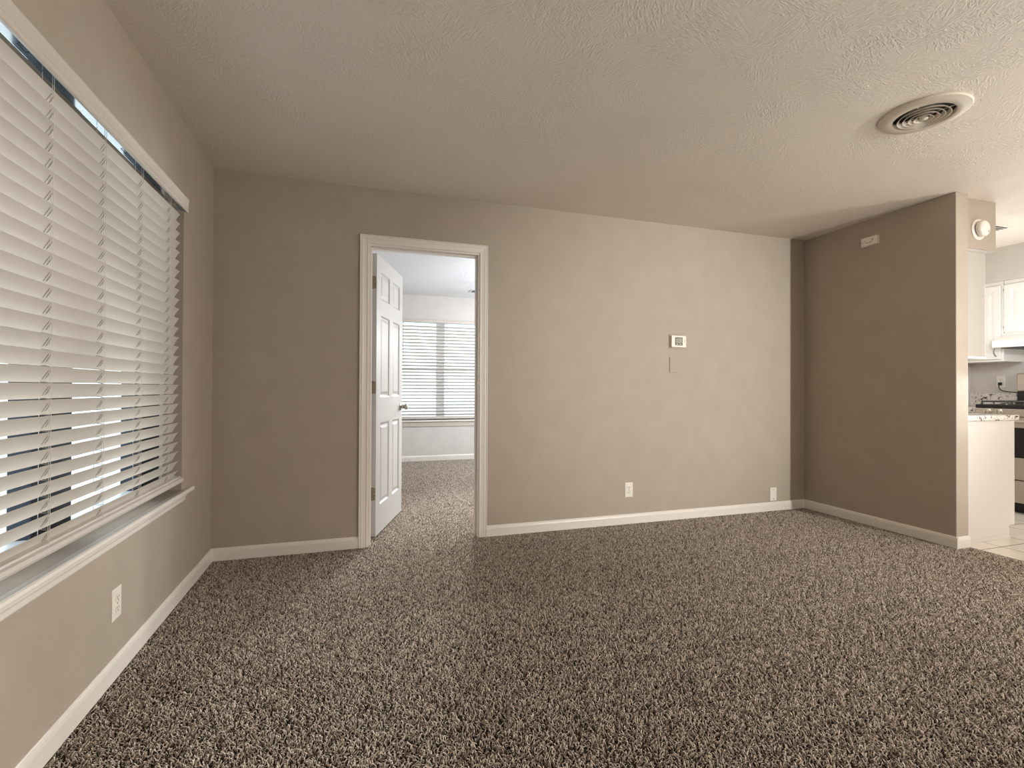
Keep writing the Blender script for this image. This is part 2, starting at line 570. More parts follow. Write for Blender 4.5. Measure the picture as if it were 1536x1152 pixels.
for (a, b) in ((0.105, 0.345), (0.440, 0.655)):
    for (c, d) in ((0.222, 0.820), (1.010, 1.612), (1.728, 1.930)):
        rects.append((a, b, c, d))
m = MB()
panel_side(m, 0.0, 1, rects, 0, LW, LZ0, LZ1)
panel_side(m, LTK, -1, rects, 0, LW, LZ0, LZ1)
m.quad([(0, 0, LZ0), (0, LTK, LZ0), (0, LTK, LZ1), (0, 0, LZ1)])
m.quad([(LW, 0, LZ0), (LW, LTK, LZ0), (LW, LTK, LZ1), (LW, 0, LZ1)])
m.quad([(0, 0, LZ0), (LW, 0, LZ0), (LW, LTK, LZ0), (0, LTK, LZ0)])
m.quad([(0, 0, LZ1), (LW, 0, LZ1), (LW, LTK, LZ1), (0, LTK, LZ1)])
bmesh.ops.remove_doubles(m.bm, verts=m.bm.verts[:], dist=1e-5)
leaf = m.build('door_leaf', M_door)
leaf.parent = door
for zc in (1.832, 1.081, 0.322):
    m = MB()
    pts = []
    for k in range(9):
        a = -math.pi / 2 + math.pi * k / 8
        pass
    # hinge leaf on the door edge with rounded corners, plus knuckle barrel
    hw, hh, rr = 0.033, 0.046, 0.012
    loop = []
    for cx, cz, a0 in ((hw - rr, -hh + rr, -90), (hw - rr, hh - rr, 0)):
        for k in range(6):
            a = R(a0 + 90 * k / 5)
            loop.append((cx + rr * math.cos(a), cz + rr * math.sin(a)))
    loop += [(0.0, hh), (0.0, -hh)]
    f = lambda u, z, x: (x, LTK - u + 0.001, zc + z)
    m.loft([[f(u, z, -0.0002) for u, z in loop], [f(u, z, -0.0026) for u, z in loop]])
    h = m.build('hinge', M_bronze)
    h.parent = door
    hp_ = MB().lathe([(0.0065, -0.046), (0.0065, 0.046)], (-0.004, LTK + 0.005, zc), seg=12).build('hinge_barrel', M_bronze)
    hp_.parent = h
    h['label'] = 'bronze door hinge'
    m2 = MB()
    for u, z in ((0.012, 0.03), (0.022, 0.0), (0.012, -0.03)):
        m2.lathe([(0.004, 0), (0.003, 0.0012)], (-0.0026, LTK - u, zc + z), axis=(-1, 0, 0), seg=10)
    sc = m2.build('screw', M_nickel)
    sc.parent = h
for side, y0, d in ((0, 0.0, -1), (1, LTK, 1)):
    m = MB().lathe([(0.031, 0), (0.031, 0.003), (0.026, 0.007), (0.014, 0.010), (0.011, 0.016), (0.011, 0.030), (0.017, 0.036), (0.0255, 0.043), (0.027, 0.052), (0.024, 0.060), (0.015, 0.0635), (0.0, 0.0645)],
                   (0.690, y0, 0.918), axis=(0, d, 0), seg=28)
    k = m.build('door_knob', M_nickel, smooth=True)
    k.parent = door
    k['label'] = 'brushed nickel door knob'
m = MB().box(LW - 0.0005, LW + 0.001, 0.006, LTK - 0.006, 0.89, 0.946)
lp = m.build('latch_plate', M_nickel)
lp.parent = door

# ------------------------------------------------------------------ living-room window and sill
win = struct_empty('window_1', 'big living room window behind white blinds', 'window', (XL - 0.12, (WX0 + WX1) / 2, WZ0))
m = MB()
FX0, FX1 = XL - LT + 0.005, XL - 0.085
m.box(FX0, FX1, WX0, WX1, WZ0, WZ0 + 0.065, 0.003)
m.box(FX0, FX1, WX0, WX1, WZ1 - 0.045, WZ1, 0.003)
m.box(FX0, FX1, WX0, WX0 + 0.045, WZ0 + 0.045, WZ1 - 0.045, 0.003)
m.box(FX0, FX1, WX1 - 0.05, WX1, WZ0 + 0.045, WZ1 - 0.045, 0.003)
m.build('window_frame', M_vinyl, win)
for (a, b) in ((1.86, 2.08), (2.605, WX1 - 0.05), (0.9, 1.12)):  # mullion plus added dark uprights for unidentified dark columns behind the blind
    o = MB().box(FX0 + 0.01, FX1 + 0.002, a, b, WZ0 + 0.045, WZ1 - 0.045, 0.004).build('mullion', M_dark, win)
    o['label'] = 'dark upright for the dark columns seen through the blind'
for (a, b) in ((WX0 + 0.045, 0.9), (1.12, 1.86), (2.08, 2.605)):
    MB().box(XL - 0.122, XL - 0.118, a, b, WZ0 + 0.045, WZ1 - 0.045).build('window_pane', M_glass, win)
# stool with rounded nose and horns, and apron below
m = MB()
m.box(XL - 0.085, XL + 0.001, WX0, WX1, WZ0 - 0.024, WZ0 - 0.0005)
nose = [(0, -0.024), (0.020, -0.024), (0.026, -0.021), (0.0285, -0.012), (0.026, -0.003), (0.020, 0), (0, 0)]
m.sweep([(x, 0, z) for x, z in nose], (XL, WX0 - 0.11, WZ0), (XL, WX1 + 0.115, WZ0))
o = m.build('window_sill', M_trim, win)
o.data.materials.append(M_sill)
for p in o.data.polygons:
    if p.normal.z > 0.9 and p.center.x < XL + 0.012:
        p.material_index = 1
ap = [(0, -0.036), (0.006, -0.036), (0.011, -0.030), (0.013, -0.014), (0.019, -0.004), (0.019, 0), (0, 0)]
MB().sweep([(x, 0, z) for x, z in ap], (XL, WX0 - 0.03, WZ0 - 0.024), (XL, WX1 + 0.02, WZ0 - 0.024)).build('window_apron', M_trim, win)

# ------------------------------------------------------------------ the two-inch blind
def make_blind(name, label, n, ztop_low, pitch, y0, y1, xin, w, th, ladders, flip, rail_z, val, head, xdir=1):
    """n slats; the room-side edge of the lowest is at ztop_low. Local frame: x into the room, y along the window."""
    root = thing(name, label, 'window blind')
    ct, st_ = math.cos(th), math.sin(th)
    m = MB()
    for k in range(n):
        zt = ztop_low + pitch * k
        # crowned slat section from room edge (xin, zt) down and outward
        top, bot = [], []
        for i in range(7):
            s = i / 6
            crown = 0.0022 * (1 - (2 * s - 1) ** 2)
            cx, cz = xin - w * s * ct, zt - w * s * st_
            nx, nz = -st_, ct
            top.append((cx + nx * (crown + 0.0012), cz + nz * (crown + 0.0012)))
            bot.append((cx + nx * (crown - 0.0012), cz + nz * (crown - 0.0012)))
        prof = [(x, 0, z) for x, z in top + bot[::-1]]
        m.sweep(prof, (0, y0, 0), (0, y1, 0))
    m.build('slats', M_slat, root, smooth=True)
    ztop = ztop_low + pitch * (n - 1) + 0.05
    for ly in ladders:
        mm = MB()
        for xx in (xin + 0.0015, xin - w * ct - 0.0015):
            mm.tube([(xx, ly, rail_z + 0.02), (xx, ly, ztop)], 0.0007, 5)
        mm.tube([(xin - w * ct * 0.5 + 0.004, ly + 0.012, rail_z + 0.02), (xin - w * ct * 0.5 + 0.004, ly + 0.012, ztop)], 0.0006, 5)
        mm.build('ladder_cord', M_cord, root)
        # grey dashes drawn for cord shadows and route holes, one tube per row
        for dy, s0, s1 in ((0.0, 0.28, 0.76), (0.014, 0.38, 0.68)):
            mr = MB()
            pl = []
            for k in range(n)[::-1]:
                zt = ztop_low + pitch * k
                nx, nz = st_, -ct
                for ss in (0.02, s0, s1, 0.98):
                    off = 0.0007 if ss in (s0, s1) else -0.0030
                    pl.append((xin - w * ct * ss + nx * off, ly + dy, zt - w * st_ * ss + nz * off))
            mr.tube(pl, 0.0008, 4)
            mr.build('cord_shadow_dash', M_dash, root)
    return root

LAD = [0.50, 0.81, 1.12, 1.43, 1.742, 2.052, 2.365, 2.68]
blind = make_blind('window_blind', 'large white slatted blind nearly closed over the living room window', 28, 0.668, 0.0468,
                   0.26, 2.805, -0.835, 0.050, R(60), LAD, False, 0.605, None, None)
# bottom rail: flat bar with a lipped front
rp = [(-0.880, 0.612), (-0.876, 0.606), (-0.836, 0.600), (-0.829, 0.602), (-0.826, 0.610), (-0.829, 0.621), (-0.838, 0.625), (-0.840, 0.630), (-0.872, 0.634), (-0.880, 0.628)]
MB().sweep([(x, 0, z) for x, z in rp], (0, 0.26, 0), (0, 2.862, 0)).build('bottom_rail', M_slat, blind)
# stacked spare slats resting on the bottom rail
m = MB()
m.sweep([(-0.876, 0, 0.635), (-0.838, 0, 0.631), (-0.836, 0, 0.634), (-0.874, 0, 0.638)], (0, 0.26, 0), (0, 2.85, 0))
m.build('resting_slat', M_slat, blind)
# headrail and valance
m = MB().box(-0.872, -0.824, 0.25, 2.80, 1.984, 2.026, 0.002)
m.build('headrail', M_rail_metal, blind)
vp = [(-0.812, 1.948), (-0.804, 1.946), (-0.800, 1.950), (-0.8005, 1.958), (-0.8035, 1.961), (-0.8035, 1.968), (-0.801, 1.971), (-0.799, 1.994), (-0.797, 2.000), (-0.797, 2.007), (-0.801, 2.014), (-0.812, 2.016)]
m = MB().sweep([(x, 0, z) for x, z in vp], (0, 0.20, 0), (0, 2.812, 0))
rpf = [(0, 1.948), (0.008, 1.946), (0.010, 1.958), (0.008, 1.968), (0.010, 1.994), (0.012, 2.007), (0.008, 2.014), (0, 2.016)]
m.sweep([(0, y - 0.006, z) for y, z in rpf], (-0.851, 2.812, 0), (-0.801, 2.812, 0))
m.build('valance', M_val, blind)
# loose cord loops hanging under the headrail
for cy in (1.622, 2.222):
    pts = [(-0.857 + 0.010 * t + 0.006 * math.sin(t * 3.14), cy + 0.030 * t, 1.984 - 0.011 * math.sin(t * 3.14)) for t in [i / 10 for i in range(11)]]
    MB().tube(pts, 0.0012, 6).build('cord_loop', M_black, blind)

# ------------------------------------------------------------------ bedroom window and blind
bw = struct_empty('window_2', 'bedroom window glowing white through open blinds', 'window', ((BX0 + BX1) / 2, YW + 0.1, BZ0))
m = MB()
m.box(BX0, BX1, YW + 0.07, YW + 0.115, BZ0, BZ0 + 0.04)
m.box(BX0, BX1, YW + 0.07, YW + 0.115, BZ1 - 0.04, BZ1)
m.box(BX0, BX0 + 0.04, YW + 0.07, YW + 0.115, BZ0 + 0.04, BZ1 - 0.04)
m.box(BX1 - 0.04, BX1, YW + 0.07, YW + 0.115, BZ0 + 0.04, BZ1 - 0.04)
m.box(BX0 + 0.04, BX1 - 0.04, YW + 0.075, YW + 0.11, 1.335, 1.375)
m.build('window_frame', M_vinyl, bw)
o = MB().box(1.145, 1.27, YW + 0.07, YW + 0.115, BZ0 + 0.04, BZ1 - 0.04, 0.003).build('mullion', M_vinyl, bw)
o['label'] = 'wide backlit window mullion'
for a, b in ((BX0 + 0.04, 1.145), (1.27, BX1 - 0.04)):
    MB().box(a, b, YW + 0.09, YW + 0.094, BZ0 + 0.04, BZ1 - 0.04).build('window_pane', M_glass, bw)
m = MB()
m.box(BX0 - 0.05, BX1 + 0.05, YW - 0.035, YW + 0.001, 0.575, 0.60, 0.006)
m.box(BX0, BX1, YW, YW + 0.07, 0.575, 0.60)
m.build('window_sill', M_trim, bw)
MB().box(BX0 - 0.03, BX1 + 0.03, YW - 0.014, YW, 0.505, 0.575, 0.004).build('window_apron', M_sill, bw)

bb = thing('window_blind', 'white open slatted blind glowing in the bedroom window', 'window blind', (0, 0, 0))
m = MB()
for k in range(28):
    z = 0.680 + 0.0482 * k
    a = R(24)
    w = 0.050
    prof = []
    for s in (-0.5, 0, 0.5):
        prof.append((0, w * s * math.cos(a), -w * s * math.sin(a) + (0.002 if s == 0 else 0) + 0.0014))
    prof += [(0, p[1], p[2] - 0.0028) for p in prof[::-1]]
    m.sweep([(0, p[1], p[2]) for p in prof], (BX0 + 0.012, YW + 0.015, z), (BX1 - 0.012, YW + 0.015, z))
m.build('slats', M_slat, bb)
MB().box(BX0 + 0.01, BX1 - 0.01, YW - 0.012, YW + 0.04, 0.620, 0.655, 0.004).build('bottom_rail', M_slat, bb)
MB().box(BX0 - 0.01, BX1 + 0.01, YW - 0.03, YW - 0.018, 2.040, 2.083, 0.003).build('valance', M_val, bb)
MB().box(BX0 + 0.01, BX1 - 0.01, YW - 0.01, YW + 0.04, 2.035, 2.07).build('headrail', M_rail_metal, bb)
for lx in (0.42, 0.86, 1.30, 1.74):
    m = MB()
    for yy in (YW - 0.011, YW + 0.041):
        m.tube([(lx, yy, 0.65), (lx, yy, 2.04)], 0.0012, 5)
    m.build('ladder_cord', M_cord, bb)
MB().tube([(0.645, YW - 0.024, 2.04), (0.645, YW - 0.024, 1.42)], 0.005, 8).build('tilt_wand', M_lcd, bb)

# ------------------------------------------------------------------ outdoors
m = MB()
m.box(-40, XL - LT - 0.02, -30, 30, -0.45, -0.40)
struct(m.build('ground_outside', M_ground), 'pale bright yard outside the windows', 'ground')
m = MB().box(XL - LT - 0.02, 20, YW + 0.15, 40, -0.45, -0.40)
struct(m.build('ground_outside_bedroom', M_ground), 'pale bright yard beyond the bedroom window', 'ground')

# ------------------------------------------------------------------ wall devices
def outlet(label, loc, rotz, blank=False, group=None, cat='outlet', name='wall_outlet', W=0.072, HH=0.116):
    """local: plate in the x-z plane, facing -y"""
    root = thing(name, label, cat, loc, (0, 0, rotz), group)
    def put(mb, nm, mat, par=None, sm=False):
        o = mb.build(nm, mat, smooth=sm)
        o.parent = par or root
        return o
    m = MB()
    a, b = W / 2, HH / 2
    m.loft([[(-a, 0, -b), (a, 0, -b), (a, 0, b), (-a, 0, b)],
            [(-a, -0.004, -b), (a, -0.004, -b), (a, -0.004, b), (-a, -0.004, b)],
            [(-a + 0.004, -0.0065, -b + 0.004), (a - 0.004, -0.0065, -b + 0.004), (a - 0.004, -0.0065, b - 0.004), (-a + 0.004, -0.0065, b - 0.004)]])
    put(m, 'cover_plate', M_plate)
    if blank:
        for z in (0.042, -0.042):
            put(MB().lathe([(0.0042, 0), (0.0042, 0.001), (0.003, 0.0018)], (0, -0.0062, z), (0, -1, 0), 12), 'screw', M_bronze)
        return root
    for z in (0.0195, -0.0195):
        loop = []
        for i in range(24):
            t = 2 * math.pi * i / 24
            loop.append((0.0172 * math.cos(t), max(-0.0135, min(0.0135, 0.0172 * math.sin(t)))))
        m = MB().loft([[(x, -0.006, z + q) for x, q in loop], [(x, -0.0088, z + q) for x, q in loop]])
        rc = put(m, 'receptacle', M_plate)
        m = MB()
        m.box(-0.0078, -0.0052, -0.0092, -0.0086, z - 0.0005, z + 0.0085)
        m.box(0.0052, 0.0078, -0.0092, -0.0086, z + 0.0005, z + 0.0080)
        m.lathe([(0.0028, 0), (0.0028, 0.0005)], (0, -0.0087, z - 0.0065), (0, -1, 0), 10)
        put(m, 'slot', M_slot, rc)
    put(MB().lathe([(0.0034, 0), (0.0026, 0.0012)], (0, -0.0064, 0), (0, -1, 0), 10), 'screw', M_bronze)
    return root

outlet('white duplex outlet low on the wall under the big window', (XL, 2.199, 0.272), R(90))
outlet('white duplex outlet low on the thermostat wall', (2.084, YB, 0.270), 0)
outlet('blank white cover plate touching the baseboard near the dark stub wall', (3.543, YB, 0.146), 0, blank=True, cat='cover plate', name='wall_plate')

# painted-over plate below the thermostat
t = thing('wall_plate', 'tan painted-over blank plate below the thermostat', 'cover plate', (2.502, YB, 1.279))
m = MB()
m.loft([[(-0.039, 0, -0.064), (0.039, 0, -0.064), (0.039, 0, 0.064), (-0.039, 0, 0.064)],
        [(-0.039, -0.005, -0.064), (0.039, -0.005, -0.064), (0.039, -0.005, 0.064), (-0.039, -0.005, 0.064)],
        [(-0.036, -0.007, -0.061), (0.036, -0.007, -0.061), (0.036, -0.007, 0.061), (-0.036, -0.007, 0.061)]])
m.build('plate', M_wall).parent = t
for z in (0.043, -0.043):
    MB().lathe([(0.003, 0), (0.002, 0.001)], (0, -0.0068, z), (0, -1, 0), 10).build('screw', M_wall).parent = t

# thermostat
t = thing('thermostat', 'small white thermostat with grey screen on the long wall', 'thermostat', (2.538, YB, 1.470))
MB().box(-0.079, 0.074, -0.006, 0, -0.060, 0.060, 0.002).build('back_plate', M_wall).parent = t
m = MB()
def rr(hw, hh, r, y, n=5):
    out = []
    for cx, cz, a0 in ((hw - r, -hh + r, -90), (hw - r, hh - r, 0), (-hw + r, hh - r, 90), (-hw + r, -hh + r, 180)):
        for k in range(n):
            a = R(a0 + 90 * k / (n - 1))
            out.append((cx + r * math.cos(a), y, cz + r * math.sin(a)))
    return out
m.loft([rr(0.071, 0.049, 0.008, -0.006), rr(0.071, 0.049, 0.008, -0.022), rr(0.069, 0.047, 0.008, -0.026), rr(0.062, 0.041, 0.008, -0.0275)])
m.build('body', M_plate).parent = t
fr = MB().loft([rr(0.036, 0.033, 0.003, -0.0265), rr(0.036, 0.033, 0.003, -0.0285)]).build('screen_bezel', M_lcdframe)
fr.parent = t
fr.location = (-0.004, 0, 0.001)
o = MB().box(-0.028, 0.028, -0.0292, -0.0284, -0.013, 0.025).build('screen', M_lcd)
o.parent = fr
m = MB()
m.box(-0.010, 0.006, -0.0294, -0.0291, 0.010, 0.013)
m.box(-0.010, -0.006, -0.0294, -0.0291, 0.000, 0.010)
m.box(-0.010, 0.006, -0.0294, -0.0291, -0.002, 0.001)
m.build('readout', M_lcdframe).parent = fr
for x in (-0.016, 0.014):
    MB().box(x - 0.009, x + 0.009, -0.0300, -0.0284, -0.027, -0.019, 0.001).build('button', M_nickel).parent = fr
for z in (0.012, -0.002):
    MB().box(0.050, 0.054, -0.0285, -0.0268, z - 0.004, z + 0.004, 0.0008).build('button', M_lcdframe).parent = t

# small box high on the stub wall
t = thing('chime_box', 'small beige plastic box mounted high on the dark stub wall', 'wall device', (XR, 2.862, 2.262), (0, 0, R(-90)))
m = MB()
m.loft([rr(0.066, 0.035, 0.004, 0.0), rr(0.066, 0.035, 0.004, -0.020), rr(0.062, 0.031, 0.004, -0.026)])
m.build('housing', M_plate).parent = t
MB().lathe([(0.005, 0), (0.005, 0.0008)], (0.030, -0.0258, 0.008), (0, -1, 0), 12).build('hole', M_slot).parent = t
m = MB()
pts = [(-0.030 + 0.055 * s, -0.0262, -0.004 - 0.010 * math.sin(s * math.pi)) for s in [i / 8 for i in range(9)]]
m.tube(pts, 0.0016, 5)
m.tube([(-0.053, -0.0262, -0.008), (-0.053, -0.0262, 0.004)], 0.0014, 5)
m.tube([(-0.036, -0.0262, 0.006), (-0.028, -0.0262, 0.008)], 0.0014, 5)
m.build('slot', M_slot).parent = t

# smoke detector on the soffit end
t = thing('smoke_detector', 'round white smoke detector on the soffit end', 'smoke detector', (4.222, YP, 2.224))
MB().lathe([(0.074, 0), (0.074, 0.006), (0.070, 0.010), (0.058, 0.012)], (0, 0, 0), (0, -1, 0), 36).build('base_plate', M_plate, smooth=True).parent = t
MB().lathe([(0.050, 0.010), (0.050, 0.022)], (0, 0, 0), (0, -1, 0), 36).build('vent_ring', M_slot, smooth=True).parent = t
MB().lathe([(0.055, 0.018), (0.057, 0.022), (0.057, 0.036), (0.053, 0.044), (0.044, 0.050), (0.025, 0.053), (0.0, 0.054)], (0, 0, 0), (0, -1, 0), 36).build('cover', M_plate, smooth=True).parent = t
MB().lathe([(0.007, 0.0), (0.006, 0.002)], (0.022, -0.0515, -0.022), (0, -1, 0), 14).build('test_button', M_lcd).parent = t

# round ceiling diffuser
t = thing('ceiling_vent', 'round cream ceiling air diffuser with concentric rings', 'ceiling vent', (2.655, 1.685, H))
MB().lathe([(0.180, 0.0), (0.182, -0.004), (0.178, -0.010), (0.160, -0.015), (0.128, -0.019), (0.123, -0.017), (0.121, -0.008), (0.119, 0.0)], (0, 0, 0), seg=56, caps=False).build('flange', M_vent, smooth=True).parent = t
MB().lathe([(0.122, -0.002), (0.001, -0.001)], (0, 0, 0), seg=40, caps=False).build('throat', M_throat).parent = t
for i, (r, z) in enumerate(((0.101, -0.0205), (0.079, -0.0225), (0.057, -0.0245), (0.035, -0.0265))):
    MB().lathe([(r - 0.006, z + 0.014), (r - 0.002, z + 0.006), (r + 0.004, z), (r + 0.005, z - 0.0015), (r + 0.002, z - 0.0015), (r - 0.004, z + 0.006), (r - 0.008, z + 0.014)], (0, 0, 0), seg=48, caps=False).build('ring', M_vent, smooth=True).parent = t
MB().lathe([(0.016, -0.012), (0.018, -0.026), (0.014, -0.029), (0.0, -0.030)], (0, 0, 0), seg=24).build('hub', M_vent, smooth=True).parent = t
m = MB()
for a in (R(20), R(110), R(200), R(290)):
    d = Vector((math.cos(a), math.sin(a), 0))
    m.tube([d * 0.014 + Vector((0, 0, -0.011)), d * 0.120 + Vector((0, 0, -0.009))], 0.0022, 6)
m.build('spoke', M_vent).parent = t

# bedroom ceiling register, just inside the top of the doorway view
t = thing('ceiling_register', 'small grey ceiling register seen at the top of the bedroom view', 'ceiling vent', (1.66, 6.72, H))
MB().box(-0.15, 0.15, -0.09, 0.09, -0.008, -0.0005, 0.002).build('register_frame', M_vinyl).parent = t
m = MB()
for k in range(6):
    m.box(-0.125, 0.125, -0.066 + 0.024 * k, -0.054 + 0.024 * k, -0.0095, -0.0075)
m.build('louver', M_slot).parent = t

# ------------------------------------------------------------------ kitchen
def panel_door(mb, x, y0, y1, z0, z1, th=0.020):
    """raised-panel cabinet door facing -x with its face at x"""
    mb.box(x + 0.009, x + th, y0, y1, z0, z1)
    L = lambda ins, d: [(x + d, y0 + ins, z0 + ins), (x + d, y1 - ins, z0 + ins), (x + d, y1 - ins, z1 - ins), (x + d, y0 + ins, z1 - ins)]
    mb.loft([L(0, 0.009), L(0, 0.003), L(0.004, 0.0), L(0.052, 0.0), L(0.057, 0.007), L(0.066, 0.007), L(0.090, 0.002)], True, False)
    mb.quad(L(0.090, 0.002))

# peninsula base cabinet (end panel faces the living room)
t = thing('base_cabinet', 'cream base cabinet end panel at the kitchen peninsula', 'cabinet', (4.34, 2.9, 0))
m = MB()
m.loft([[(4.031, y, 0.0), (4.560, y, 0.0), (4.560, y, 0.092), (4.622, y, 0.092), (4.622, y, 0.857), (4.031, y, 0.857)] for y in (YP, YB - 0.002)])
m.build('body', M_panel, t)
MB().box(4.031, 4.562, YP - 0.007, YP, 0.0, 0.022, 0.002).build('shoe_strip', M_panel, t)
m = MB()
m.box(4.622, 4.640, YP + 0.01, YP + 0.50, 0.11, 0.68, 0.003)
m.build('cabinet_door', M_cab, t)
m = MB()
m.box(4.622, 4.640, YP + 0.01, YP + 0.50, 0.70, 0.85, 0.003)
m.build('drawer', M_cab, t)
m = MB().tube([(4.640, YP + 0.19, 0.775), (4.662, YP + 0.20, 0.775), (4.666, YP + 0.25, 0.775), (4.662, YP + 0.30, 0.775), (4.640, YP + 0.31, 0.775)], 0.004, 8)
m.build('drawer_pull', M_nickel, t)

o = MB().box(4.031, 4.646, YP - 0.018, YB - 0.001, 0.859, 0.899, 0.006, 3).build('peninsula_countertop', M_granite)
tag(o, 'white speckled granite slab on the peninsula cabinet', 'countertop')

t = thing('wall_cabinet', 'cream wall cabinet end panel hanging under the tan soffit', 'cabinet', (4.17, 2.9, 1.305))
m = MB()
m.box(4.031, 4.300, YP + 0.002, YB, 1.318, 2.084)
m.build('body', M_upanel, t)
m = MB()
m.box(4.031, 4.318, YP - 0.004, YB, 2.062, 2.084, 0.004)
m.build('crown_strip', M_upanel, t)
m = MB()
m.box(4.031, 4.305, YP - 0.002, YB, 1.302, 1.318, 0.002)
m.build('light_rail', M_cab, t)
m = MB()
m.box(4.300, 4.319, YP + 0.01, YP + 0.36, 1.33, 2.055, 0.003)
m.box(4.300, 4.319, YP + 0.37, YP + 0.72, 1.33, 2.055, 0.003)
m.build('cabinet_door', M_cab, t)

# range wall: corner base cabinet + counter with backsplash
t = thing('base_cabinet', 'white base cabinet in the corner beside the range', 'cabinet', (5.85, 3.27, 0))
m = MB()
m.box(5.57, XK - 0.002, 3.07, YB - 0.002, 0.09, 0.866)
m.box(5.64, XK - 0.002, 3.07, YB - 0.002, 0.0, 0.09)
m.build('body', M_cab, t)
m = MB()
panel_door(m, 5.55, 3.08, YB - 0.01, 0.11, 0.68)
m.build('cabinet_door', M_cab, t)
MB().box(5.551, 5.57, 3.08, YB - 0.01, 0.70, 0.85, 0.003).build('drawer', M_cab, t)
t = thing('corner_countertop', 'granite counter with backsplash beside the range', 'countertop', (5.85, 3.27, 0.866))
MB().box(5.53, XK - 0.001, 3.066, YB - 0.001, 0.868, 0.914, 0.008, 3).build('slab', M_granite, t)
MB().box(XK - 0.022, XK - 0.001, 3.066, YB - 0.001, 0.914, 1.050, 0.003).build('backsplash', M_granite, t)

# narrow wall cabinet with bowed pull
t = thing('wall_cabinet', 'narrow white wall cabinet with curved pull beside the range hood', 'cabinet', (6.0, 3.25, 1.36))
m = MB()
m.box(5.872, XK, 3.037, YB, 1.355, 2.119)
m.build('body', M_cab, t)
m = MB()
panel_door(m, 5.850, 3.052, 3.44, 1.375, 2.078)
dr = m.build('cabinet_door', M_cab, t)
m = MB()
hp = [(5.850, 3.086, 1.405), (5.838, 3.086, 1.410), (5.824, 3.087, 1.430), (5.820, 3.087, 1.448), (5.824, 3.087, 1.466), (5.838, 3.086, 1.486), (5.850, 3.086, 1.491)]
m.tube(hp, [0.007, 0.004, 0.0045, 0.0055, 0.0045, 0.004, 0.007], 8)
m.build('handle', M_nickel, dr, smooth=True)

t = thing('wall_cabinet', 'white raised-panel cabinet above the range hood', 'cabinet', (6.0, 2.65, 1.62))
MB().box(5.872, XK, 2.27, 3.031, 1.622, 2.119).build('body', M_cab, t)
for a, b in ((2.655, 3.026), (2.275, 2.645)):
    m = MB()
    panel_door(m, 5.850, a, b, 1.632, 2.078)
    m.build('cabinet_door', M_cab, t)
for hz in (1.675, 2.03):
    MB().lathe([(0.004, -0.012), (0.004, 0.012)], (5.858, 3.0285, hz), seg=8).build('hinge', M_bronze, t)

t = thing('range_hood', 'white under-cabinet range hood with sloped front', 'range hood', (5.9, 2.65, 1.5))
m = MB()
hpf = [(XK - 0.001, 1.620), (5.862, 1.620), (5.845, 1.600), (5.700, 1.540), (5.690, 1.535), (5.690, 1.478), (5.700, 1.474), (XK - 0.001, 1.474)]
m.sweep([(x, 0, z) for x, z in hpf], (0, 2.27, 0), (0, 3.031, 0))
m.build('hood_shell', M_cab, t)
MB().box(5.74, 6.12, 2.31, 2.99, 1.468, 1.4735).build('filter', M_black, t)

# gas range
RY0, RY1 = 2.300, 3.062
t = thing('gas_range', 'stainless gas range with black cooktop against the far kitchen wall', 'stove', (5.85, 2.68, 0))
MB().box(5.545, 6.15, RY0, RY1, 0.09, 0.905, 0.004).build('body', M_steel, t)
MB().box(5.60, 6.15, RY0 + 0.02, RY1 - 0.02, 0.0, 0.09).build('toe_base', M_black, t)
MB().box(5.508, 6.15, RY0, RY1, 0.914, 0.948, 0.006).build('cooktop', M_black, t)
MB().box(5.507, 5.56, RY0, RY1, 0.850, 0.914, 0.004).build('control_panel', M_steel, t)
for ky in (2.966, 2.883, 2.68, 2.48, 2.40):
    m = MB()
    m.lathe([(0.027, 0), (0.027, 0.004), (0.023, 0.007), (0.021, 0.026), (0.017, 0.029), (0.0, 0.0295)], (5.507, ky, 0.884), (-1, 0, 0), 24)
    k = m.build('knob', M_steel, t, smooth=True)
    MB().box(5.474, 5.500, ky - 0.004, ky + 0.004, 0.864, 0.904, 0.002).build('grip', M_nickel, k)
m = MB()
panelx = 5.500
m.box(panelx, 5.545, RY0 + 0.004, RY1 - 0.004, 0.300, 0.838, 0.005)
od = m.build('oven_door', M_steel, t)
MB().box(panelx - 0.002, panelx + 0.002, RY0 + 0.07, RY1 - 0.07, 0.490, 0.752, 0.001).build('oven_window', M_oven, od)
m = MB()
m.tube([(5.455, RY0 + 0.05, 0.806), (5.455, RY1 - 0.05, 0.806)], 0.011, 10)
for y in (RY0 + 0.07, RY1 - 0.07):
    m.tube([(5.455, y, 0.806), (5.502, y, 0.806)], 0.009, 8)
m.build('oven_handle', M_steel, od, smooth=True)
MB().box(5.502, 5.545, RY0 + 0.004, RY1 - 0.004, 0.100, 0.290, 0.004).build('drawer', M_steel, t)
m = MB().box(6.085, 6.15, RY0 + 0.01, RY1 - 0.008, 1.068, 1.243, 0.012)
m.build('backguard', M_steel, t)
MB().box(6.095, 6.15, RY0 + 0.01, RY1 - 0.012, 0.948, 1.068).build('vent_riser', M_black, t)
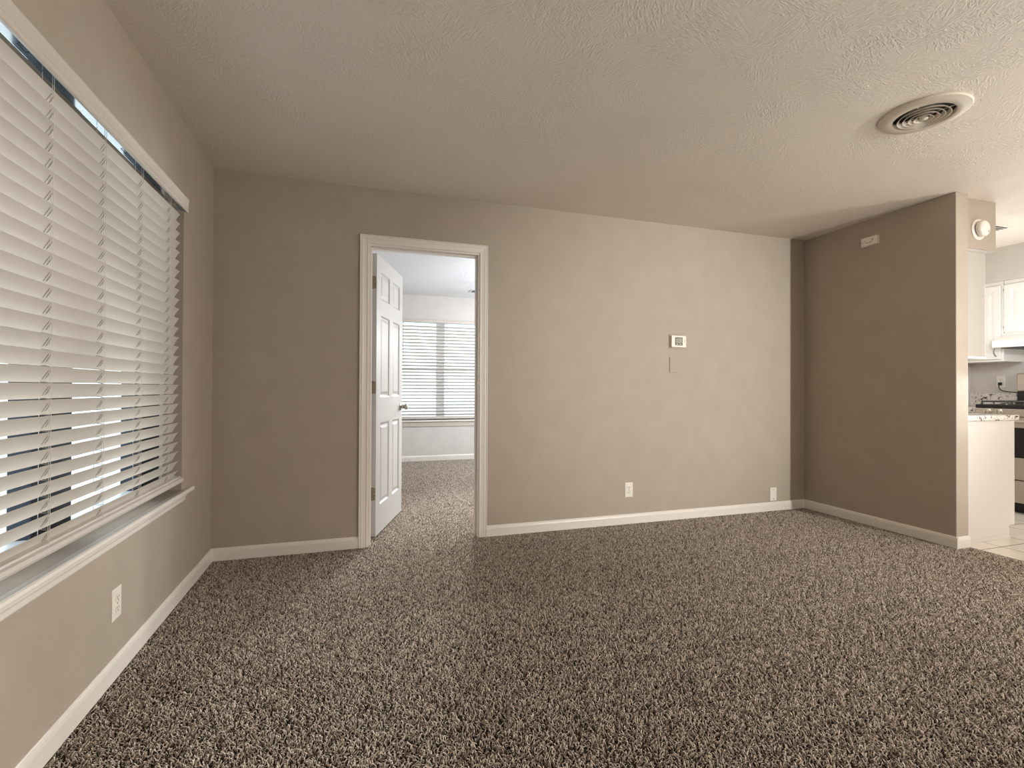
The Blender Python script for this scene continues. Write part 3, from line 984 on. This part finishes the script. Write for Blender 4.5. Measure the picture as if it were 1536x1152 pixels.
for gy in (2.375, 2.62, 2.865):
    m = MB()
    gx0, gx1, a, b, z = 5.545, 6.06, gy - 0.055, gy + 0.165, 0.976
    r = 0.0065
    for (p, q) in (((gx0, a, z), (gx1, a, z)), ((gx0, b, z), (gx1, b, z)), ((gx0, a, z), (gx0, b, z)), ((gx1, a, z), (gx1, b, z)), ((gx0, (a + b) / 2, z), (gx1, (a + b) / 2, z)), (((gx0 + gx1) / 2, a, z), ((gx0 + gx1) / 2, b, z)), ((gx0 + 0.13, a, z), (gx0 + 0.13, b, z)), ((gx1 - 0.13, a, z), (gx1 - 0.13, b, z))):
        m.tube([p, q], r, 8)
    for x in (gx0, gx1):
        for y in (a, b):
            m.tube([(x, y, 0.948), (x, y, z)], r, 8)
    m.build('grate', M_iron, t)
for bx in (5.68, 5.94):
    for by in (2.42, 2.92):
        MB().lathe([(0.045, 0.0), (0.042, 0.008), (0.030, 0.014), (0.0, 0.015)], (bx, by, 0.947), seg=20).build('burner', M_iron, t)

# kitchen outlet with plugged-in range cord
outlet('white kitchen outlet with black plug beside the range backguard', (XK, 3.212, 1.163), R(-90))
t = thing('power_cord', 'black range power cord hanging from the kitchen outlet', 'cord', (XK - 0.01, 3.212, 1.14))
m = MB()
m.loft([[(XK - 0.009 - d, 3.212 - w_, 1.143 - h_), (XK - 0.009 - d, 3.212 + w_, 1.143 - h_), (XK - 0.009 - d, 3.212 + w_, 1.143 + h_), (XK - 0.009 - d, 3.212 - w_, 1.143 + h_)] for d, w_, h_ in ((0, 0.011, 0.014), (0.018, 0.012, 0.014), (0.028, 0.008, 0.010))])
m.build('plug', M_black, t)
m = MB().tube([(XK - 0.030, 3.212, 1.138), (XK - 0.042, 3.211, 1.125), (XK - 0.045, 3.207, 1.105), (XK - 0.042, 3.198, 1.085), (XK - 0.038, 3.180, 1.072), (XK - 0.036, 3.13, 1.062), (XK - 0.034, 3.075, 1.058), (XK - 0.034, 3.04, 1.05)], 0.0045, 8)
m.build('cable', M_black, t, smooth=True)

# kitchen ceiling: supply register and recessed light
t = thing('kitchen_vent', 'dark-slotted white register on the kitchen ceiling beside the soffit', 'ceiling vent', (5.08, 2.69, H))
MB().box(-0.10, 0.11, -0.07, 0.07, -0.008, -0.0005, 0.002).build('register_frame', M_plate).parent = t
m = MB()
for k in range(4):
    m.box(-0.075, 0.085, -0.048 + 0.027 * k, -0.032 + 0.027 * k, -0.0095, -0.0075)
m.build('louver', M_slot).parent = t
t = thing('recessed_light', 'lit recessed round light on the kitchen ceiling', 'ceiling light', (5.46, 2.58, H))
MB().lathe([(0.095, 0), (0.095, -0.004), (0.075, -0.006), (0.072, -0.001)], (0, 0, 0), seg=32, caps=False).build('trim_ring', M_plate, smooth=True).parent = t
MB().lathe([(0.073, -0.0015), (0.0, -0.002)], (0, 0, 0), seg=32, caps=False).build('lens', M_lens).parent = t

# ------------------------------------------------------------------ carpet pile (uncountable): tufted patches laid edge to edge
def tuft_patch(name, S, seed):
    rng = np.random.default_rng(seed)
    n = int(round(S / 0.0068))
    g = (np.arange(n) + 0.5) / n * S - S / 2
    px, py = np.meshgrid(g, g)
    px = px.ravel() + rng.uniform(-0.0022, 0.0022, n * n)
    py = py.ravel() + rng.uniform(-0.0022, 0.0022, n * n)
    N = n * n
    ang = rng.uniform(0, 2 * np.pi, N)
    lean = rng.uniform(0.0050, 0.0140, N)
    hgt = rng.uniform(0.0105, 0.0150, N)
    rad = rng.uniform(0.0014, 0.0021, N)
    shade = np.clip(rng.normal(0.66, 0.34, N), 0, 1)
    twist = rng.uniform(-1.2, 1.2, N)
    rings = []
    for f, rr_ in ((0.0, 0.8), (0.45, 1.0), (0.8, 1.0), (1.0, 0.45)):
        a2 = ang + twist * f
        cx = px + np.cos(a2) * lean * f ** 1.5
        cy = py + np.sin(a2) * lean * f ** 1.5
        cz = -0.0115 + hgt * (f - 0.22 * (lean / 0.0140) * f ** 3)
        ring = []
        for k in range(4):
            th = k * np.pi / 2 + a2
            ring.append(np.stack([cx + np.cos(th) * rad * rr_, cy + np.sin(th) * rad * rr_, cz], -1))
        rings.append(ring)
    V = np.stack([v for ring in rings for v in ring], 1).reshape(-1, 3)      # N x 16
    base = (np.arange(N) * 16)[:, None]
    q = []
    for r_ in range(3):
        for k in range(4):
            k2 = (k + 1) % 4
            q.append([r_ * 4 + k, r_ * 4 + k2, r_ * 4 + 4 + k2, r_ * 4 + 4 + k])
    q.append([12, 13, 14, 15])
    q = np.array(q)
    Fq = (base[:, None, :] + q[None]).reshape(-1, 4)
    me = bpy.data.meshes.new(name)
    me.vertices.add(len(V))
    me.vertices.foreach_set('co', V.astype(np.float32).ravel())
    me.loops.add(Fq.size)
    me.loops.foreach_set('vertex_index', Fq.astype(np.int32).ravel())
    me.polygons.add(len(Fq))
    me.polygons.foreach_set('loop_start', (np.arange(len(Fq)) * 4).astype(np.int32))
    me.polygons.foreach_set('loop_total', np.full(len(Fq), 4, np.int32))
    me.polygons.foreach_set('use_smooth', np.ones(len(Fq), bool))
    at = me.attributes.new('shade', 'FLOAT', 'POINT')
    at.data.foreach_set('value', np.repeat(shade, 16).astype(np.float32))
    me.materials.append(M_yarn)
    me.update(calc_edges=True)
    return bpy.data.objects.new(name, me)

SP = (4.03 - XL) / 20
patches = [tuft_patch('pile_patch', SP, s) for s in (1, 2, 3)]
pts, pick, rots = [], [], []
for i in range(20):
    x = XL + (i + 0.5) * SP
    for j in range(-19, 16):
        y = YB + (j + 0.5) * SP
        if j >= 0 and x > 3.3:
            continue
        pts.append((x, y, 0))
        pick.append(random.randrange(3))
        rots.append(random.randrange(4) * math.pi / 2)
me = bpy.data.meshes.new('carpet_pile')
me.from_pydata(pts, [], [])
me.attributes.new('pick', 'INT', 'POINT').data.foreach_set('value', pick)
me.attributes.new('turn', 'FLOAT', 'POINT').data.foreach_set('value', rots)
me.materials.append(M_yarn)
pile = bpy.data.objects.new('carpet_pile', me)
COL.objects.link(pile)
pile['kind'] = 'stuff'
pile['label'] = 'brown and beige heathered carpet pile covering the floor'
pile['category'] = 'carpet'
ng = bpy.data.node_groups.new('carpet_pile', 'GeometryNodeTree')
ng.interface.new_socket('Geometry', in_out='INPUT', socket_type='NodeSocketGeometry')
ng.interface.new_socket('Geometry', in_out='OUTPUT', socket_type='NodeSocketGeometry')
N = ng.nodes
gi, go = N.new('NodeGroupInput'), N.new('NodeGroupOutput')
ip = N.new('GeometryNodeInstanceOnPoints')
jn = N.new('GeometryNodeJoinGeometry')
for p in patches[::-1]:
    oi = N.new('GeometryNodeObjectInfo')
    oi.inputs['Object'].default_value = p
    oi.inputs['As Instance'].default_value = True
    ng.links.new(oi.outputs['Geometry'], jn.inputs[0])
a1 = N.new('GeometryNodeInputNamedAttribute')
a1.data_type = 'INT'
a1.inputs['Name'].default_value = 'pick'
a2 = N.new('GeometryNodeInputNamedAttribute')
a2.data_type = 'FLOAT'
a2.inputs['Name'].default_value = 'turn'
cx = N.new('ShaderNodeCombineXYZ')
ng.links.new(a2.outputs['Attribute'], cx.inputs['Z'])
er = N.new('FunctionNodeEulerToRotation')
ng.links.new(cx.outputs[0], er.inputs[0])
ng.links.new(gi.outputs[0], ip.inputs['Points'])
ng.links.new(jn.outputs[0], ip.inputs['Instance'])
ip.inputs['Pick Instance'].default_value = True
ng.links.new(a1.outputs['Attribute'], ip.inputs['Instance Index'])
ng.links.new(er.outputs[0], ip.inputs['Rotation'])
ng.links.new(ip.outputs[0], go.inputs[0])
md = pile.modifiers.new('pile', 'NODES')
md.node_group = ng
